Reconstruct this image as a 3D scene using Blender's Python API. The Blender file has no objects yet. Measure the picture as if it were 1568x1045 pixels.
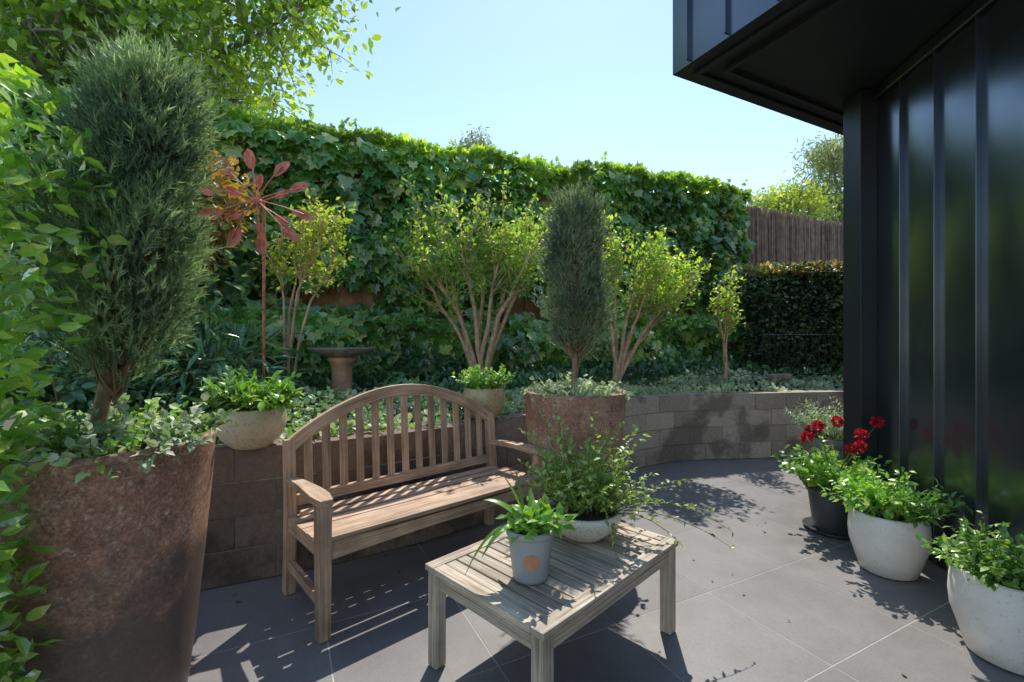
import bpy, math, numpy as np
from mathutils import Vector, Matrix
rng=np.random.default_rng(11)
scene=bpy.context.scene
D2R=math.radians
# ------------------------------------------------------------------ helpers
def nrm(a):
    a=np.asarray(a,float); l=np.linalg.norm(a,axis=-1,keepdims=True); l[l<1e-9]=1; return a/l
class Bag:
    def __init__(s): s.V=[];s.U=[];s.G=[];s.n=0
    def add(s,V,F,m=0,uv=None,smooth=False):
        V=np.asarray(V,float).reshape(-1,3)
        if uv is None: uv=np.zeros((len(V),2))
        s.V.append(V); s.U.append(np.asarray(uv,float))
        tri=[f for f in F if len(f)==3]; quad=[f for f in F if len(f)==4]; oth=[f for f in F if len(f)>4]
        for g in (tri,quad):
            if len(g): s.G.append((np.asarray(g,int)+s.n,m,smooth))
        for f in oth: s.G.append((np.asarray([f],int)+s.n,m,smooth))
        s.n+=len(V)
    def addG(s,V,groups,m=0,smooth=False):
        V=np.asarray(V,float).reshape(-1,3); s.V.append(V); s.U.append(np.zeros((len(V),2)))
        for g in groups:
            if len(g): s.G.append((np.asarray(g,int)+s.n,m,smooth))
        s.n+=len(V)
    def xf(s,M):
        M=np.array(M)
        s.V=[v@M[:3,:3].T+M[:3,3] for v in s.V]; return s
    def build(s,name,mats,parent=None,bevel=0):
        V=np.concatenate(s.V); U=np.concatenate(s.U)
        loops=np.concatenate([g[0].ravel() for g in s.G])
        tot=np.concatenate([np.full(len(g[0]),g[0].shape[1]) for g in s.G])
        mi=np.concatenate([np.full(len(g[0]),g[1]) for g in s.G])
        sm=np.concatenate([np.full(len(g[0]),g[2]) for g in s.G])
        st=np.concatenate([[0],np.cumsum(tot)[:-1]])
        me=bpy.data.meshes.new(name)
        me.vertices.add(len(V)); me.vertices.foreach_set('co',V.astype(np.float32).ravel())
        me.loops.add(len(loops)); me.loops.foreach_set('vertex_index',loops.astype(np.int32))
        me.polygons.add(len(st)); me.polygons.foreach_set('loop_start',st.astype(np.int32))
        try: me.polygons.foreach_set('loop_total',tot.astype(np.int32))
        except Exception: pass
        me.polygons.foreach_set('material_index',mi.astype(np.int32))
        me.polygons.foreach_set('use_smooth',sm.astype(bool))
        me.update(calc_edges=True)
        uvl=me.uv_layers.new(name='UVMap'); uvl.data.foreach_set('uv',U[loops].astype(np.float32).ravel())
        me.validate()
        for m in (mats if isinstance(mats,(list,tuple)) else [mats]): me.materials.append(m)
        ob=bpy.data.objects.new(name,me); scene.collection.objects.link(ob)
        if parent is not None:
            ob.parent=parent; ob.matrix_parent_inverse=Matrix.Translation(-Vector(parent.location))
        if bevel:
            b=ob.modifiers.new('bevel','BEVEL'); b.width=bevel; b.segments=2; b.limit_method='ANGLE'; b.angle_limit=D2R(35)
        return ob
def empty(name,loc=(0,0,0)):
    e=bpy.data.objects.new(name,None); e.location=loc; e.empty_display_size=.1; scene.collection.objects.link(e); return e
def sweep(bag,pts,w,h,side,m=0,uo=None):
    pts=np.asarray(pts,float); n=len(pts); side=nrm(np.asarray(side,float))
    w=np.broadcast_to(np.asarray(w,float),(n,)); h=np.broadcast_to(np.asarray(h,float),(n,))
    T=np.gradient(pts,axis=0) if n>2 else np.repeat((pts[1]-pts[0])[None],2,0)
    T=nrm(T); L=np.concatenate([[0],np.cumsum(np.linalg.norm(np.diff(pts,axis=0),axis=1))])
    o=rng.uniform(0,50,2); V=[];U=[]
    for i in range(n):
        s=side-T[i]*np.dot(side,T[i]); s=s/np.linalg.norm(s); up=np.cross(s,T[i])
        for a,b in ((-1,-1),(1,-1),(1,1),(-1,1)):
            V.append(pts[i]+s*a*w[i]/2+up*b*h[i]/2); U.append((L[i]+o[0],a*w[i]/2+b*h[i]*.65+o[1]))
    F=[]
    for i in range(n-1):
        for k in range(4):
            a=i*4+k;b=i*4+(k+1)%4; F.append((a,b,b+4,a+4))
    F.append((3,2,1,0)); e=(n-1)*4; F.append((e,e+1,e+2,e+3))
    bag.add(V,F,m,U)
def beam(bag,p0,p1,w,h,side=None,m=0):
    p0=np.asarray(p0,float);p1=np.asarray(p1,float)
    if side is None:
        ax=p1-p0; side=np.cross(ax,(0,0,1)) if abs(ax[2])<.9*np.linalg.norm(ax) else np.array([1.,0,0])
    sweep(bag,[p0,p1],w,h,side,m)
def tube(bag,pts,rad,sides=7,m=0,cap=True):
    pts=np.asarray(pts,float); n=len(pts); rad=np.broadcast_to(np.asarray(rad,float),(n,))
    T=nrm(np.gradient(pts,axis=0)); ref=np.array([.31,.17,.93]) if abs(T[0][2])<.8 else np.array([.9,.3,.1])
    S=nrm(np.cross(T,ref)); B=np.cross(T,S)
    a=np.linspace(0,2*math.pi,sides,endpoint=False)
    V=pts[:,None]+rad[:,None,None]*(np.cos(a)[None,:,None]*S[:,None]+np.sin(a)[None,:,None]*B[:,None])
    L=np.concatenate([[0],np.cumsum(np.linalg.norm(np.diff(pts,axis=0),axis=1))])
    U=np.stack(np.broadcast_arrays(L[:,None],a[None,:]*.03),-1).reshape(-1,2)
    i=np.arange(n-1)[:,None]*sides; k=np.arange(sides)[None]; k2=(k+1)%sides
    F=np.stack([i+k,i+k2,i+k2+sides,i+k+sides],-1).reshape(-1,4)
    bag.add(V.reshape(-1,3),F,m,U,True)
def bez(p0,p1,p2,n=6):
    t=np.linspace(0,1,n)[:,None]; p0,p1,p2=map(np.asarray,(p0,p1,p2))
    return (1-t)**2*p0+2*t*(1-t)*p1+t*t*p2
def lathe(bag,prof,c,seg=48,m=0):
    prof=np.asarray(prof,float); a=np.linspace(0,2*math.pi,seg,endpoint=False); n=len(prof)
    V=np.stack([c[0]+prof[:,0:1]*np.cos(a),c[1]+prof[:,0:1]*np.sin(a),c[2]+np.repeat(prof[:,1:2],seg,1)],-1).reshape(-1,3)
    i=np.arange(n-1)[:,None]*seg; k=np.arange(seg)[None]; k2=(k+1)%seg
    F=np.stack([i+k,i+k2,i+k2+seg,i+k+seg],-1).reshape(-1,4)
    bag.add(V,F,m,None,True)
# leaf templates
def T(v,t=(),q=()): return (np.array(v,float),np.array(t,int).reshape(-1,3),np.array(q,int).reshape(-1,4))
OVAL=T([(0,0,0),(.2,.22,.06),(.26,.55,.06),(0,1,-.1),(-.26,.55,.06),(-.2,.22,.06),(0,.28,0),(0,.62,-.01)],
 [(0,1,6),(2,3,7),(3,4,7),(0,6,5)],[(6,1,2,7),(6,7,4,5)])
ROUND=T([(0,0,0),(.34,.2,.08),(.4,.6,.07),(0,.95,-.06),(-.4,.6,.07),(-.34,.2,.08),(0,.3,0),(0,.65,0)],
 [(0,1,6),(2,3,7),(3,4,7),(0,6,5)],[(6,1,2,7),(6,7,4,5)])
LANCE=T([(0,0,0),(.09,.3,.03),(.1,.6,0),(0,1,-.14),(-.1,.6,0),(-.09,.3,.03),(0,.3,0),(0,.62,-.03)],
 [(0,1,6),(2,3,7),(3,4,7),(0,6,5)],[(6,1,2,7),(6,7,4,5)])
IVY=T([(0,.4,-.05),(0,0,.02),(.34,-.08,.02),(.55,.22,.06),(.36,.42,.02),(.42,.72,.03),(.16,.7,0),(0,1.05,-.08),(-.16,.7,0),(-.42,.72,.03),(-.36,.42,.02),(-.55,.22,.06),(-.34,-.08,.02)],
 [(0,i,i+1) for i in range(1,12)]+[(0,12,1)])
def spray_t(k=11,seed=1,wd=.03,ang=.6):
    r=np.random.default_rng(seed); v=[];t=[]
    def bl(p,d,l,w):
        d=nrm(d); s=nrm(np.cross(d,r.normal(size=3))); b=len(v)
        v.extend([p-s*w,p+s*w,p+d*l]); t.append((b,b+1,b+2))
    bl(np.zeros(3),np.array([0,1.,0]),1,wd*1.1)
    for i in range(k):
        y=.1+.8*i/k; d=np.array([r.normal()*ang,1,r.normal()*ang]); bl(np.array([0,y*.75,0]),d,r.uniform(.28,.5),wd)
    return T(v,t)
SPRAY=[spray_t(9,s,.042) for s in range(3)]
def inst(bag,Tm,P,F,N,s,m=0):
    P=np.asarray(P,float); n=len(P)
    if n==0: return
    F=nrm(F); S=nrm(np.cross(F,N)); N2=np.cross(S,F)
    s=np.broadcast_to(np.asarray(s,float),(n,))[:,None,None]; V=Tm[0]; k=len(V)
    W=P[:,None]+s*(V[None,:,0:1]*S[:,None]+V[None,:,1:2]*F[:,None]+V[None,:,2:3]*N2[:,None])
    off=(np.arange(n)*k)[:,None,None]
    g=[]
    if len(Tm[1]): g.append((Tm[1][None]+off).reshape(-1,3))
    if len(Tm[2]): g.append((Tm[2][None]+off).reshape(-1,4))
    bag.addG(W.reshape(-1,3),g,m)
R3=lambda n,s=1.: rng.normal(size=(n,3))*s
def vnoise(p,sc,seed=0):
    r=np.random.default_rng(seed); o=np.zeros(len(p))
    for i in range(6):
        d=nrm(r.normal(size=3)); o+=np.sin((p@d)*sc*r.uniform(.6,1.7)+r.uniform(0,6.28))
    return o/3.0
def blob(bag,Tm,c,rad,n,size,m=0,shell=(.75,1.05),bump=.18,sc=3.,seed=0,down=.3,zcut=None,nrmjit=.5):
    d=nrm(R3(n)); rr=rng.uniform(*shell,n)
    rr=rr*(1+bump*vnoise(d*1.,sc,seed)); P=np.asarray(c)+d*rr[:,None]*np.asarray(rad)
    if zcut is not None:
        k=P[:,2]>zcut; P=P[k]; d=d[k]; n=len(P)
    F=nrm(d+R3(n,.6)+np.array([0,0,-down])); N=d+R3(n,nrmjit)+np.array([0,0,.5])
    inst(bag,Tm,P,F,N,size*rng.uniform(.65,1.25,n),m)
def sprigs(bag,base,n,L,spread,droop,Tm,ls,per,base_r=.02,ms=0,ml=1,sr=.0018,flop=.3,bias=(0,0,0),tmin=.2):
    for i in range(n):
        az=rng.uniform(0,2*math.pi); tl=spread*math.sqrt(rng.uniform(0.01,1)); l=L*rng.uniform(.55,1.1)
        dr=np.array([math.sin(tl)*math.cos(az),math.sin(tl)*math.sin(az),math.cos(tl)])+np.array(bias)*rng.uniform(.3,1)
        b=np.asarray(base)+np.array([math.cos(az),math.sin(az),0])*base_r*rng.uniform(.1,1)
        t=np.linspace(0,1,6)[:,None]; dd=np.array([0,0,-droop*l*rng.uniform(.4,1.2)])
        pts=b+dr*l*t+dd*t*t*(math.sin(tl)+.15)
        tube(bag,pts,np.linspace(sr*1.6,sr*.5,6),4,ms)
        tt=np.linspace(tmin,1,per)[:,None]+rng.normal(size=(per,1))*.02
        P=b+dr*l*tt+dd*tt*tt*(math.sin(tl)+.15); tan=nrm(dr*l+2*dd*tt*(math.sin(tl)+.15))
        F=nrm(tan*.55+R3(per,.6)+np.array([0,0,-flop*.2])); N=np.array([0,0,1])+R3(per,flop)
        inst(bag,Tm,P,F,N,ls*rng.uniform(.6,1.2,per)*(1.15-.4*tt[:,0]),ml)
# ------------------------------------------------------------------ materials
def newmat(name):
    m=bpy.data.materials.new(name); m.use_nodes=True; nt=m.node_tree; b=nt.nodes['Principled BSDF']; return m,nt,b
def ramp(nt,src,stops):
    r=nt.nodes.new('ShaderNodeValToRGB'); e=r.color_ramp.elements
    while len(e)<len(stops): e.new(.5)
    for i,(p,c) in enumerate(stops): e[i].position=p; e[i].color=(*c,1)
    nt.links.new(src,r.inputs[0]); return r.outputs[0]
def noise(nt,scale,coord='Object',detail=4,rough=.55,vec=None,mapscale=None):
    tc=nt.nodes.new('ShaderNodeTexCoord'); n=nt.nodes.new('ShaderNodeTexNoise'); n.inputs['Scale'].default_value=scale
    n.inputs['Detail'].default_value=detail; n.inputs['Roughness'].default_value=rough
    s=tc.outputs[coord]
    if mapscale:
        mp=nt.nodes.new('ShaderNodeMapping'); mp.inputs['Scale'].default_value=mapscale; nt.links.new(s,mp.inputs[0]); s=mp.outputs[0]
    nt.links.new(s,n.inputs['Vector']); return n.outputs['Fac']
def mixc(nt,f,a,b,mode='MIX'):
    n=nt.nodes.new('ShaderNodeMix'); n.data_type='RGBA'; n.blend_type=mode
    for i,v in ((0,f),(6,a),(7,b)):
        if isinstance(v,(int,float)): n.inputs[i].default_value=v
        elif isinstance(v,tuple): n.inputs[i].default_value=(*v,1)
        else: nt.links.new(v,n.inputs[i])
    return n.outputs[2]
def bump(nt,b,src,st,dist=.01):
    n=nt.nodes.new('ShaderNodeBump'); n.inputs['Strength'].default_value=st; n.inputs['Distance'].default_value=dist
    nt.links.new(src,n.inputs['Height']); nt.links.new(n.outputs[0],b.inputs['Normal'])
def rpi(nt): return nt.nodes.new('ShaderNodeNewGeometry').outputs['Random Per Island']
def leafmat(name,c0,c1,c2,trans=.4,rough=.42,tc=(1.5,1.6,.5),pat=1.5,spec=.5,g=1.7,gl=.06):
    m=bpy.data.materials.new(name); m.use_nodes=True; nt=m.node_tree; nt.nodes.remove(nt.nodes['Principled BSDF'])
    c0,c1,c2=[tuple(min(.6,x*g) for x in q) for q in (c0,c1,c2)]
    c=ramp(nt,rpi(nt),[(0,c0),(.6,c1),(1,c2)])
    n=noise(nt,pat,detail=0); v=ramp(nt,n,[(.3,(.62,.68,.66)),(.7,(1.35,1.28,1.12))])
    c=mixc(nt,1.,c,v,'MULTIPLY')
    df=nt.nodes.new('ShaderNodeBsdfDiffuse'); nt.links.new(c,df.inputs[0])
    t=nt.nodes.new('ShaderNodeBsdfTranslucent'); nt.links.new(mixc(nt,1.,c,tc,'MULTIPLY'),t.inputs[0])
    mx=nt.nodes.new('ShaderNodeMixShader'); mx.inputs[0].default_value=trans
    nt.links.new(df.outputs[0],mx.inputs[1]); nt.links.new(t.outputs[0],mx.inputs[2])
    gs=nt.nodes.new('ShaderNodeBsdfGlossy')
    gs.inputs['Roughness'].default_value=rough; gs.inputs[0].default_value=(1,1,1,1)
    lw=nt.nodes.new('ShaderNodeLayerWeight'); lw.inputs[0].default_value=.25
    ma=nt.nodes.new('ShaderNodeMath'); ma.operation='MULTIPLY_ADD'; ma.inputs[1].default_value=.25*gl/.06; ma.inputs[2].default_value=gl*.7
    nt.links.new(lw.outputs['Fresnel'],ma.inputs[0])
    m2=nt.nodes.new('ShaderNodeMixShader'); nt.links.new(ma.outputs[0],m2.inputs[0]); nt.links.new(mx.outputs[0],m2.inputs[1]); nt.links.new(gs.outputs[0],m2.inputs[2])
    nt.links.new(m2.outputs[0],nt.nodes['Material Output'].inputs[0]); return m
def plain(name,c,rough=.6,var=.25,scale=8,bs=.2,bd=.004,metal=0,spec=.5,island=False):
    m,nt,b=newmat(name); lo=tuple(x*(1-var) for x in c); hi=tuple(min(1,x*(1+var)) for x in c)
    n=noise(nt,scale,detail=5); col=ramp(nt,n,[(.3,lo),(.7,hi)])
    if island:
        col=mixc(nt,1.,col,ramp(nt,rpi(nt),[(0,(.72,.72,.72)),(1,(1.25,1.25,1.25))]),'MULTIPLY')
    nt.links.new(col,b.inputs['Base Color']); b.inputs['Roughness'].default_value=rough
    b.inputs['Metallic'].default_value=metal; b.inputs['Specular IOR Level'].default_value=spec
    if bs: bump(nt,b,noise(nt,scale*9,detail=2),bs,bd)
    return m
def woodmat(name,a,bc,dark,rough=.65):
    m,nt,b=newmat(name)
    g=noise(nt,1,'UV',5,.6,mapscale=(3,85,1)); c=ramp(nt,g,[(.28,dark),(.5,a),(.72,bc)])
    p=noise(nt,5,'Object',3); c=mixc(nt,1.,c,ramp(nt,p,[(.3,(.72,.71,.70)),(.7,(1.22,1.22,1.24))]),'MULTIPLY')
    c=mixc(nt,1.,c,ramp(nt,rpi(nt),[(0,(.78,.78,.78)),(1,(1.18,1.15,1.12))]),'MULTIPLY')
    nt.links.new(c,b.inputs['Base Color']); b.inputs['Roughness'].default_value=rough; bump(nt,b,g,.6,.002); return m
M={}
M['teak']=woodmat('weathered_teak',(.50,.335,.215),(.69,.53,.39),(.24,.135,.08))
M['table']=woodmat('grey_weathered_wood',(.45,.385,.295),(.68,.61,.51),(.18,.125,.085),.75)
M['bark']=plain('bark_brown',(.30,.19,.12),.8,.4,25,.5)
M['bark_tan']=plain('bark_tan',(.60,.39,.25),.7,.35,18,.4)
M['bark_grey']=plain('bark_grey',(.26,.23,.19),.85,.4,12,.5)
M['stem']=plain('stem_green',(.12,.17,.05),.6,.3,10,0)
M['soil']=plain('dark_soil',(.07,.05,.036),.95,.5,12,.8,.03)
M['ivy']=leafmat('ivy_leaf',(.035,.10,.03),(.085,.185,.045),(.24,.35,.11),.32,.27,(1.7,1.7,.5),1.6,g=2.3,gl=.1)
M['ivytop']=leafmat('ivy_leaf_painted_sunlit',(.08,.16,.03),(.14,.24,.045),(.24,.32,.07),.5,.4,(1.6,1.5,.5),g=1.8)  # lighter ivy copy for the hedge top, sunlight painted into the leaf colour
M['canopy']=leafmat('canopy_leaf',(.06,.125,.02),(.12,.20,.03),(.2,.28,.05),.5,.4,(1.7,1.6,.4),.9,g=2)
M['lshrub']=leafmat('glossy_shrub_leaf',(.06,.14,.02),(.12,.23,.035),(.21,.33,.06),.45,.2,(1.8,1.7,.4),2,g=2.2,gl=.1)
M['myrtle']=leafmat('crepe_myrtle_leaf',(.11,.19,.035),(.18,.29,.05),(.27,.37,.09),.5,.45,(1.6,1.5,.5),2,g=1.9)
M['yellow']=leafmat('yellow_green_leaf',(.16,.24,.035),(.25,.32,.05),(.36,.38,.08),.45,.5,(1.4,1.4,.4),g=1.6)
M['orange']=leafmat('orange_leaf',(.34,.16,.03),(.38,.24,.04),(.26,.28,.05),.45,.5,(1.3,1.1,.4),g=1.5)
M['con1']=leafmat('conifer_grey_green',(.085,.13,.075),(.14,.20,.11),(.23,.30,.18),.3,.6,(1.3,1.3,.8),6,g=1.95,gl=.03)
M['con2']=leafmat('conifer_dull_green',(.075,.11,.07),(.12,.165,.105),(.20,.24,.16),.3,.6,(1.3,1.3,.8),6,g=1.9,gl=.03)
M['dark']=leafmat('dark_shrub_leaf',(.022,.06,.03),(.042,.095,.045),(.09,.16,.07),.2,.28,(1.5,1.6,.6),2,g=2.3,gl=.08)
M['hedge']=leafmat('hedge_leaf',(.018,.036,.018),(.035,.06,.026),(.08,.11,.035),.2,.3,(1.5,1.5,.6),2,g=2.2)
M['hedgetop']=leafmat('hedge_new_leaf',(.22,.15,.05),(.3,.22,.06),(.2,.22,.06),.4,.4,(1.4,1.3,.5),2)
M['silver']=leafmat('silver_groundcover',(.18,.26,.16),(.27,.36,.23),(.36,.44,.30),.3,.55,(1.3,1.4,.7),3,g=1.9)
M['fresh']=leafmat('fresh_green_leaf',(.07,.17,.03),(.13,.26,.05),(.24,.37,.09),.42,.35,(1.5,1.5,.5),3,g=1.8)
M['dusty']=leafmat('dusty_leaf',(.18,.26,.13),(.26,.35,.19),(.36,.45,.27),.3,.6,(1.2,1.3,.7),3,g=2)
M['jas']=leafmat('jasmine_leaf',(.09,.15,.035),(.16,.24,.055),(.28,.37,.12),.4,.42,(1.5,1.5,.5),4)
M['strap']=leafmat('strap_leaf',(.08,.18,.035),(.12,.24,.045),(.17,.30,.06),.4,.3,(1.5,1.5,.4),3)
M['far']=leafmat('far_leaf',(.10,.14,.07),(.16,.20,.09),(.25,.27,.12),.4,.5,(1.2,1.2,.6),.6)
M['red']=leafmat('red_petal',(.75,.01,.02),(.9,.02,.04),(.9,.06,.1),.4,.5,(1,.9,.9),2,g=1,gl=.02)
M['red'].node_tree.nodes  # keep saturated petals
M['dry']=leafmat('fallen_leaf',(.12,.08,.03),(.22,.15,.05),(.2,.24,.07),.2,.6,(1,1,.6),3,g=1.2,gl=.02)
# rusty terracotta
def rustpot():
    m,nt,b=newmat('rusty_terracotta')
    c=ramp(nt,noise(nt,3.2,detail=7,rough=.7),[(.32,(.22,.105,.068)),(.5,(.42,.215,.14)),(.66,(.54,.34,.24))])
    d=noise(nt,26,detail=8,rough=.85); c=mixc(nt,ramp(nt,d,[(.53,(0,0,0)),(.60,(.75,.75,.75))]),c,(.60,.47,.37))
    d2=noise(nt,9,detail=9,rough=.85); c=mixc(nt,ramp(nt,d2,[(.37,(.85,.85,.85)),(.45,(0,0,0))]),c,(.11,.055,.04))
    d3=noise(nt,90,detail=3,rough=.7); c=mixc(nt,1.,c,ramp(nt,d3,[(.36,(.62,.60,.58)),(.64,(1.3,1.3,1.3))]),'MULTIPLY')
    tc=nt.nodes.new('ShaderNodeTexCoord'); sx=nt.nodes.new('ShaderNodeSeparateXYZ'); nt.links.new(tc.outputs['Object'],sx.inputs[0])
    ad=nt.nodes.new('ShaderNodeMath'); ad.operation='MULTIPLY_ADD'; nt.links.new(noise(nt,5,detail=6,rough=.7),ad.inputs[0]); ad.inputs[1].default_value=-.9; 
    nt.links.new(sx.outputs[2],ad.inputs[2])
    c=mixc(nt,ramp(nt,ad.outputs[0],[(0.0,(.85,.85,.85)),(.22,(0,0,0))]),c,(.10,.078,.066))
    nt.links.new(c,b.inputs['Base Color']); b.inputs['Roughness'].default_value=.45
    bump(nt,b,d,.7,.008); return m
M['rust']=rustpot()
M['rustmetal']=plain('rusted_copper_steel',(.62,.19,.11),.5,.4,20,.4)
def speck(name,base,sp,rough,scale=140,th=(.62,.68),bs=.1):
    m,nt,b=newmat(name); n=noise(nt,scale,detail=2); big=noise(nt,6,detail=4)
    c=mixc(nt,ramp(nt,n,[(th[0],(0,0,0)),(th[1],(1,1,1))]),base,sp)
    c=mixc(nt,1.,c,ramp(nt,big,[(.3,(.86,.85,.83)),(.7,(1.05,1.05,1.05))]),'MULTIPLY')
    nt.links.new(c,b.inputs['Base Color']); b.inputs['Roughness'].default_value=rough
    if bs: bump(nt,b,n,bs,.002)
    return m
M['white']=speck('white_ceramic',(.84,.79,.71),(.70,.62,.53),.45,90)
M['cream']=speck('cream_glaze',(.68,.59,.40),(.48,.37,.23),.3,60,(.55,.7))
M['gold']=speck('ochre_glaze',(.56,.45,.25),(.36,.25,.12),.3,50,(.55,.7))
M['terrazzo']=speck('terrazzo_bowl',(.84,.77,.66),(.50,.36,.25),.6,130,(.60,.64))
M['greypot']=plain('grey_plastic_pot',(.36,.38,.39),.4,.08,5,0)
M['emblem']=plain('orange_emblem',(.65,.27,.13),.5,.1,30,0)
M['darkpot']=plain('charcoal_pot',(.05,.055,.06),.4,.2,10,.1)
M['stonepot']=plain('stone_pot',(.25,.24,.23),.7,.25,12,.3)
M['birdbath']=plain('birdbath_basin',(.26,.23,.21),.35,.4,15,.3)
M['terra']=plain('birdbath_terracotta',(.52,.27,.17),.6,.3,14,.3)
M['iron']=plain('black_iron',(.012,.012,.014),.45,.2,10,0)
M['grout']=plain('pale_grout',(.46,.45,.43),.9,.1,10,0)
M['ground']=plain('ground_earth',(.10,.09,.06),.95,.3,1,.3)
M['paling']=plain('paling_timber',(.42,.21,.12),.8,.4,9,.4,island=True)
M['brush']=plain('brushwood',(.42,.30,.23),.9,.35,9,.3,island=True)
M['rock']=plain('sandstone',(.3,.26,.19),.85,.3,9,.6,.02)
M['mortar']=plain('mortar',(.34,.31,.27),.9,.2,20,.3)
def tilem():
    m,nt,b=newmat('grey_porcelain_paver')
    c=ramp(nt,noise(nt,2.2,detail=6,rough=.6),[(.3,(.190,.176,.168)),(.7,(.228,.213,.206))])
    c=mixc(nt,1.,c,ramp(nt,rpi(nt),[(0,(.92,.92,.92)),(1,(1.07,1.07,1.07))]),'MULTIPLY')
    sp=noise(nt,120,detail=1); c=mixc(nt,1.,c,ramp(nt,sp,[(.35,(.93,.93,.93)),(.65,(1.05,1.05,1.05))]),'MULTIPLY')
    st=noise(nt,1.1,detail=8,rough=.7); c=mixc(nt,1.,c,ramp(nt,st,[(.35,(.90,.90,.90)),(.6,(1.04,1.04,1.04))]),'MULTIPLY')
    nt.links.new(c,b.inputs['Base Color']); nt.links.new(ramp(nt,noise(nt,4),[(.3,(.40,)*3),(.7,(.56,)*3)]),b.inputs['Roughness'])
    b.inputs['Specular IOR Level'].default_value=.35; bump(nt,b,sp,.08,.001); return m
M['tile']=tilem()
def blockm():
    m,nt,b=newmat('split_face_block')
    c=ramp(nt,rpi(nt),[(0,(.36,.295,.23)),(.5,(.46,.385,.305)),(1,(.54,.465,.37))])
    st=noise(nt,2.2,detail=5,rough=.6); c=mixc(nt,ramp(nt,st,[(.49,(0,0,0)),(.58,(.7,.7,.7))]),c,(.14,.11,.09))
    f=noise(nt,45,detail=5,rough=.7); c=mixc(nt,1.,c,ramp(nt,f,[(.3,(.75,.75,.75)),(.7,(1.22,1.22,1.22))]),'MULTIPLY')
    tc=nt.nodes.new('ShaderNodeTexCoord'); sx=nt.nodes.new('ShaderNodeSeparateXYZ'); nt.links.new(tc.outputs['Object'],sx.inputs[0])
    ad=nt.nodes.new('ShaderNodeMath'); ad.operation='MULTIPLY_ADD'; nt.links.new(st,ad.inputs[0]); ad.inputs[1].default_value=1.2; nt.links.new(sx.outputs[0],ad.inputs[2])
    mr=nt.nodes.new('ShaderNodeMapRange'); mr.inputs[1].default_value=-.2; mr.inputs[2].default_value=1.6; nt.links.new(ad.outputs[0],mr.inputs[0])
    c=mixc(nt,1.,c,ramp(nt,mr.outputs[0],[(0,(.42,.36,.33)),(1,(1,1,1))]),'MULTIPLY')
    nt.links.new(c,b.inputs['Base Color']); b.inputs['Roughness'].default_value=.85; bump(nt,b,f,.6,.008); return m
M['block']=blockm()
def clad(name,c,r0,r1,met=.9):
    m,nt,b=newmat(name); n=noise(nt,1.3,detail=1)
    nt.links.new(ramp(nt,n,[(.3,tuple(x*.85 for x in c)),(.7,tuple(x*1.15 for x in c))]),b.inputs['Base Color'])
    nt.links.new(ramp(nt,noise(nt,3,detail=3),[(.3,(r0,)*3),(.7,(r1,)*3)]),b.inputs['Roughness'])
    b.inputs['Metallic'].default_value=met; b.inputs['Specular IOR Level'].default_value=.6
    bump(nt,b,n,.12,.03); return m
M['clad']=clad('charcoal_metal_cladding',(.18,.20,.225),.19,.27)
M['soffit']=clad('black_soffit',(.04,.042,.046),.42,.52,.3)
# ------------------------------------------------------------------ world / sun / camera
w=bpy.data.worlds.new('World'); scene.world=w; w.use_nodes=True; nt=w.node_tree
sky=nt.nodes.new('ShaderNodeTexSky'); sky.sky_type='NISHITA'; sky.sun_disc=False
sunv=Vector((.12,.70,1)).normalized(); el=math.asin(sunv.z); az=math.atan2(sunv.x,sunv.y)
sky.sun_elevation=el; sky.sun_rotation=az; sky.air_density=1.2; sky.dust_density=.15; sky.ozone_density=1.0
bg=nt.nodes['Background']; bg.inputs[1].default_value=.235; nt.links.new(sky.outputs[0],bg.inputs[0])
sl=bpy.data.lights.new('sun','SUN'); sl.energy=5; sl.angle=D2R(.5); sl.color=(1,.95,.86)
so=bpy.data.objects.new('sun',sl); scene.collection.objects.link(so); so.rotation_euler=sunv.to_track_quat('Z','Y').to_euler()
cam=bpy.data.cameras.new('camera'); cam.lens=16; cam.sensor_width=36; cam.clip_end=3000; cam.clip_start=.05
co=bpy.data.objects.new('camera',cam); scene.collection.objects.link(co); co.location=(0,0,1.3); co.rotation_euler=(D2R(90),0,0); scene.camera=co
scene.view_settings.view_transform='Standard'; scene.view_settings.look='None'; scene.view_settings.exposure=0
# ------------------------------------------------------------------ ground and patio
b=Bag(); b.add([(-800,-800,-.03),(800,-800,-.03),(800,800,-.03),(-800,800,-.03)],[(0,1,2,3)]); b.build('ground',M['ground'])
A=nrm(np.array([.894,.447,0])); Bv=np.array([-A[1],A[0],0]); O=np.array([1.287,1.827,0])
pat=empty('patio',(0,0,0))
b=Bag(); g=[O+A*i*.6+Bv*j*.6 for i,j in((-9,-7),(9,-7),(9,8),(-9,8))]; b.add([p+np.array([0,0,-.0052]) for p in g],[(0,1,2,3)]); b.build('grout_bed',M['grout'],pat)
b=Bag(); gp=.0028; 
for i in range(-9,9):
    for j in range(-7,8):
        p=[O+A*(i*.6+a*(.6)+(gp if a==0 else -gp))+Bv*(j*.6+c*.6+(gp if c==0 else -gp)) for a,c in((0,0),(1,0),(1,1),(0,1))]
        z=rng.uniform(-.0002,.0004); e=np.array([0,0,.003]); up=[q+np.array([0,0,z-.004]) for q in p]
        b.add(up+[q-e for q in up],[(0,1,2,3),(0,4,5,1),(1,5,6,2),(2,6,7,3),(3,7,4,0)])
b.build('pavers',M['tile'],pat)
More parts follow.
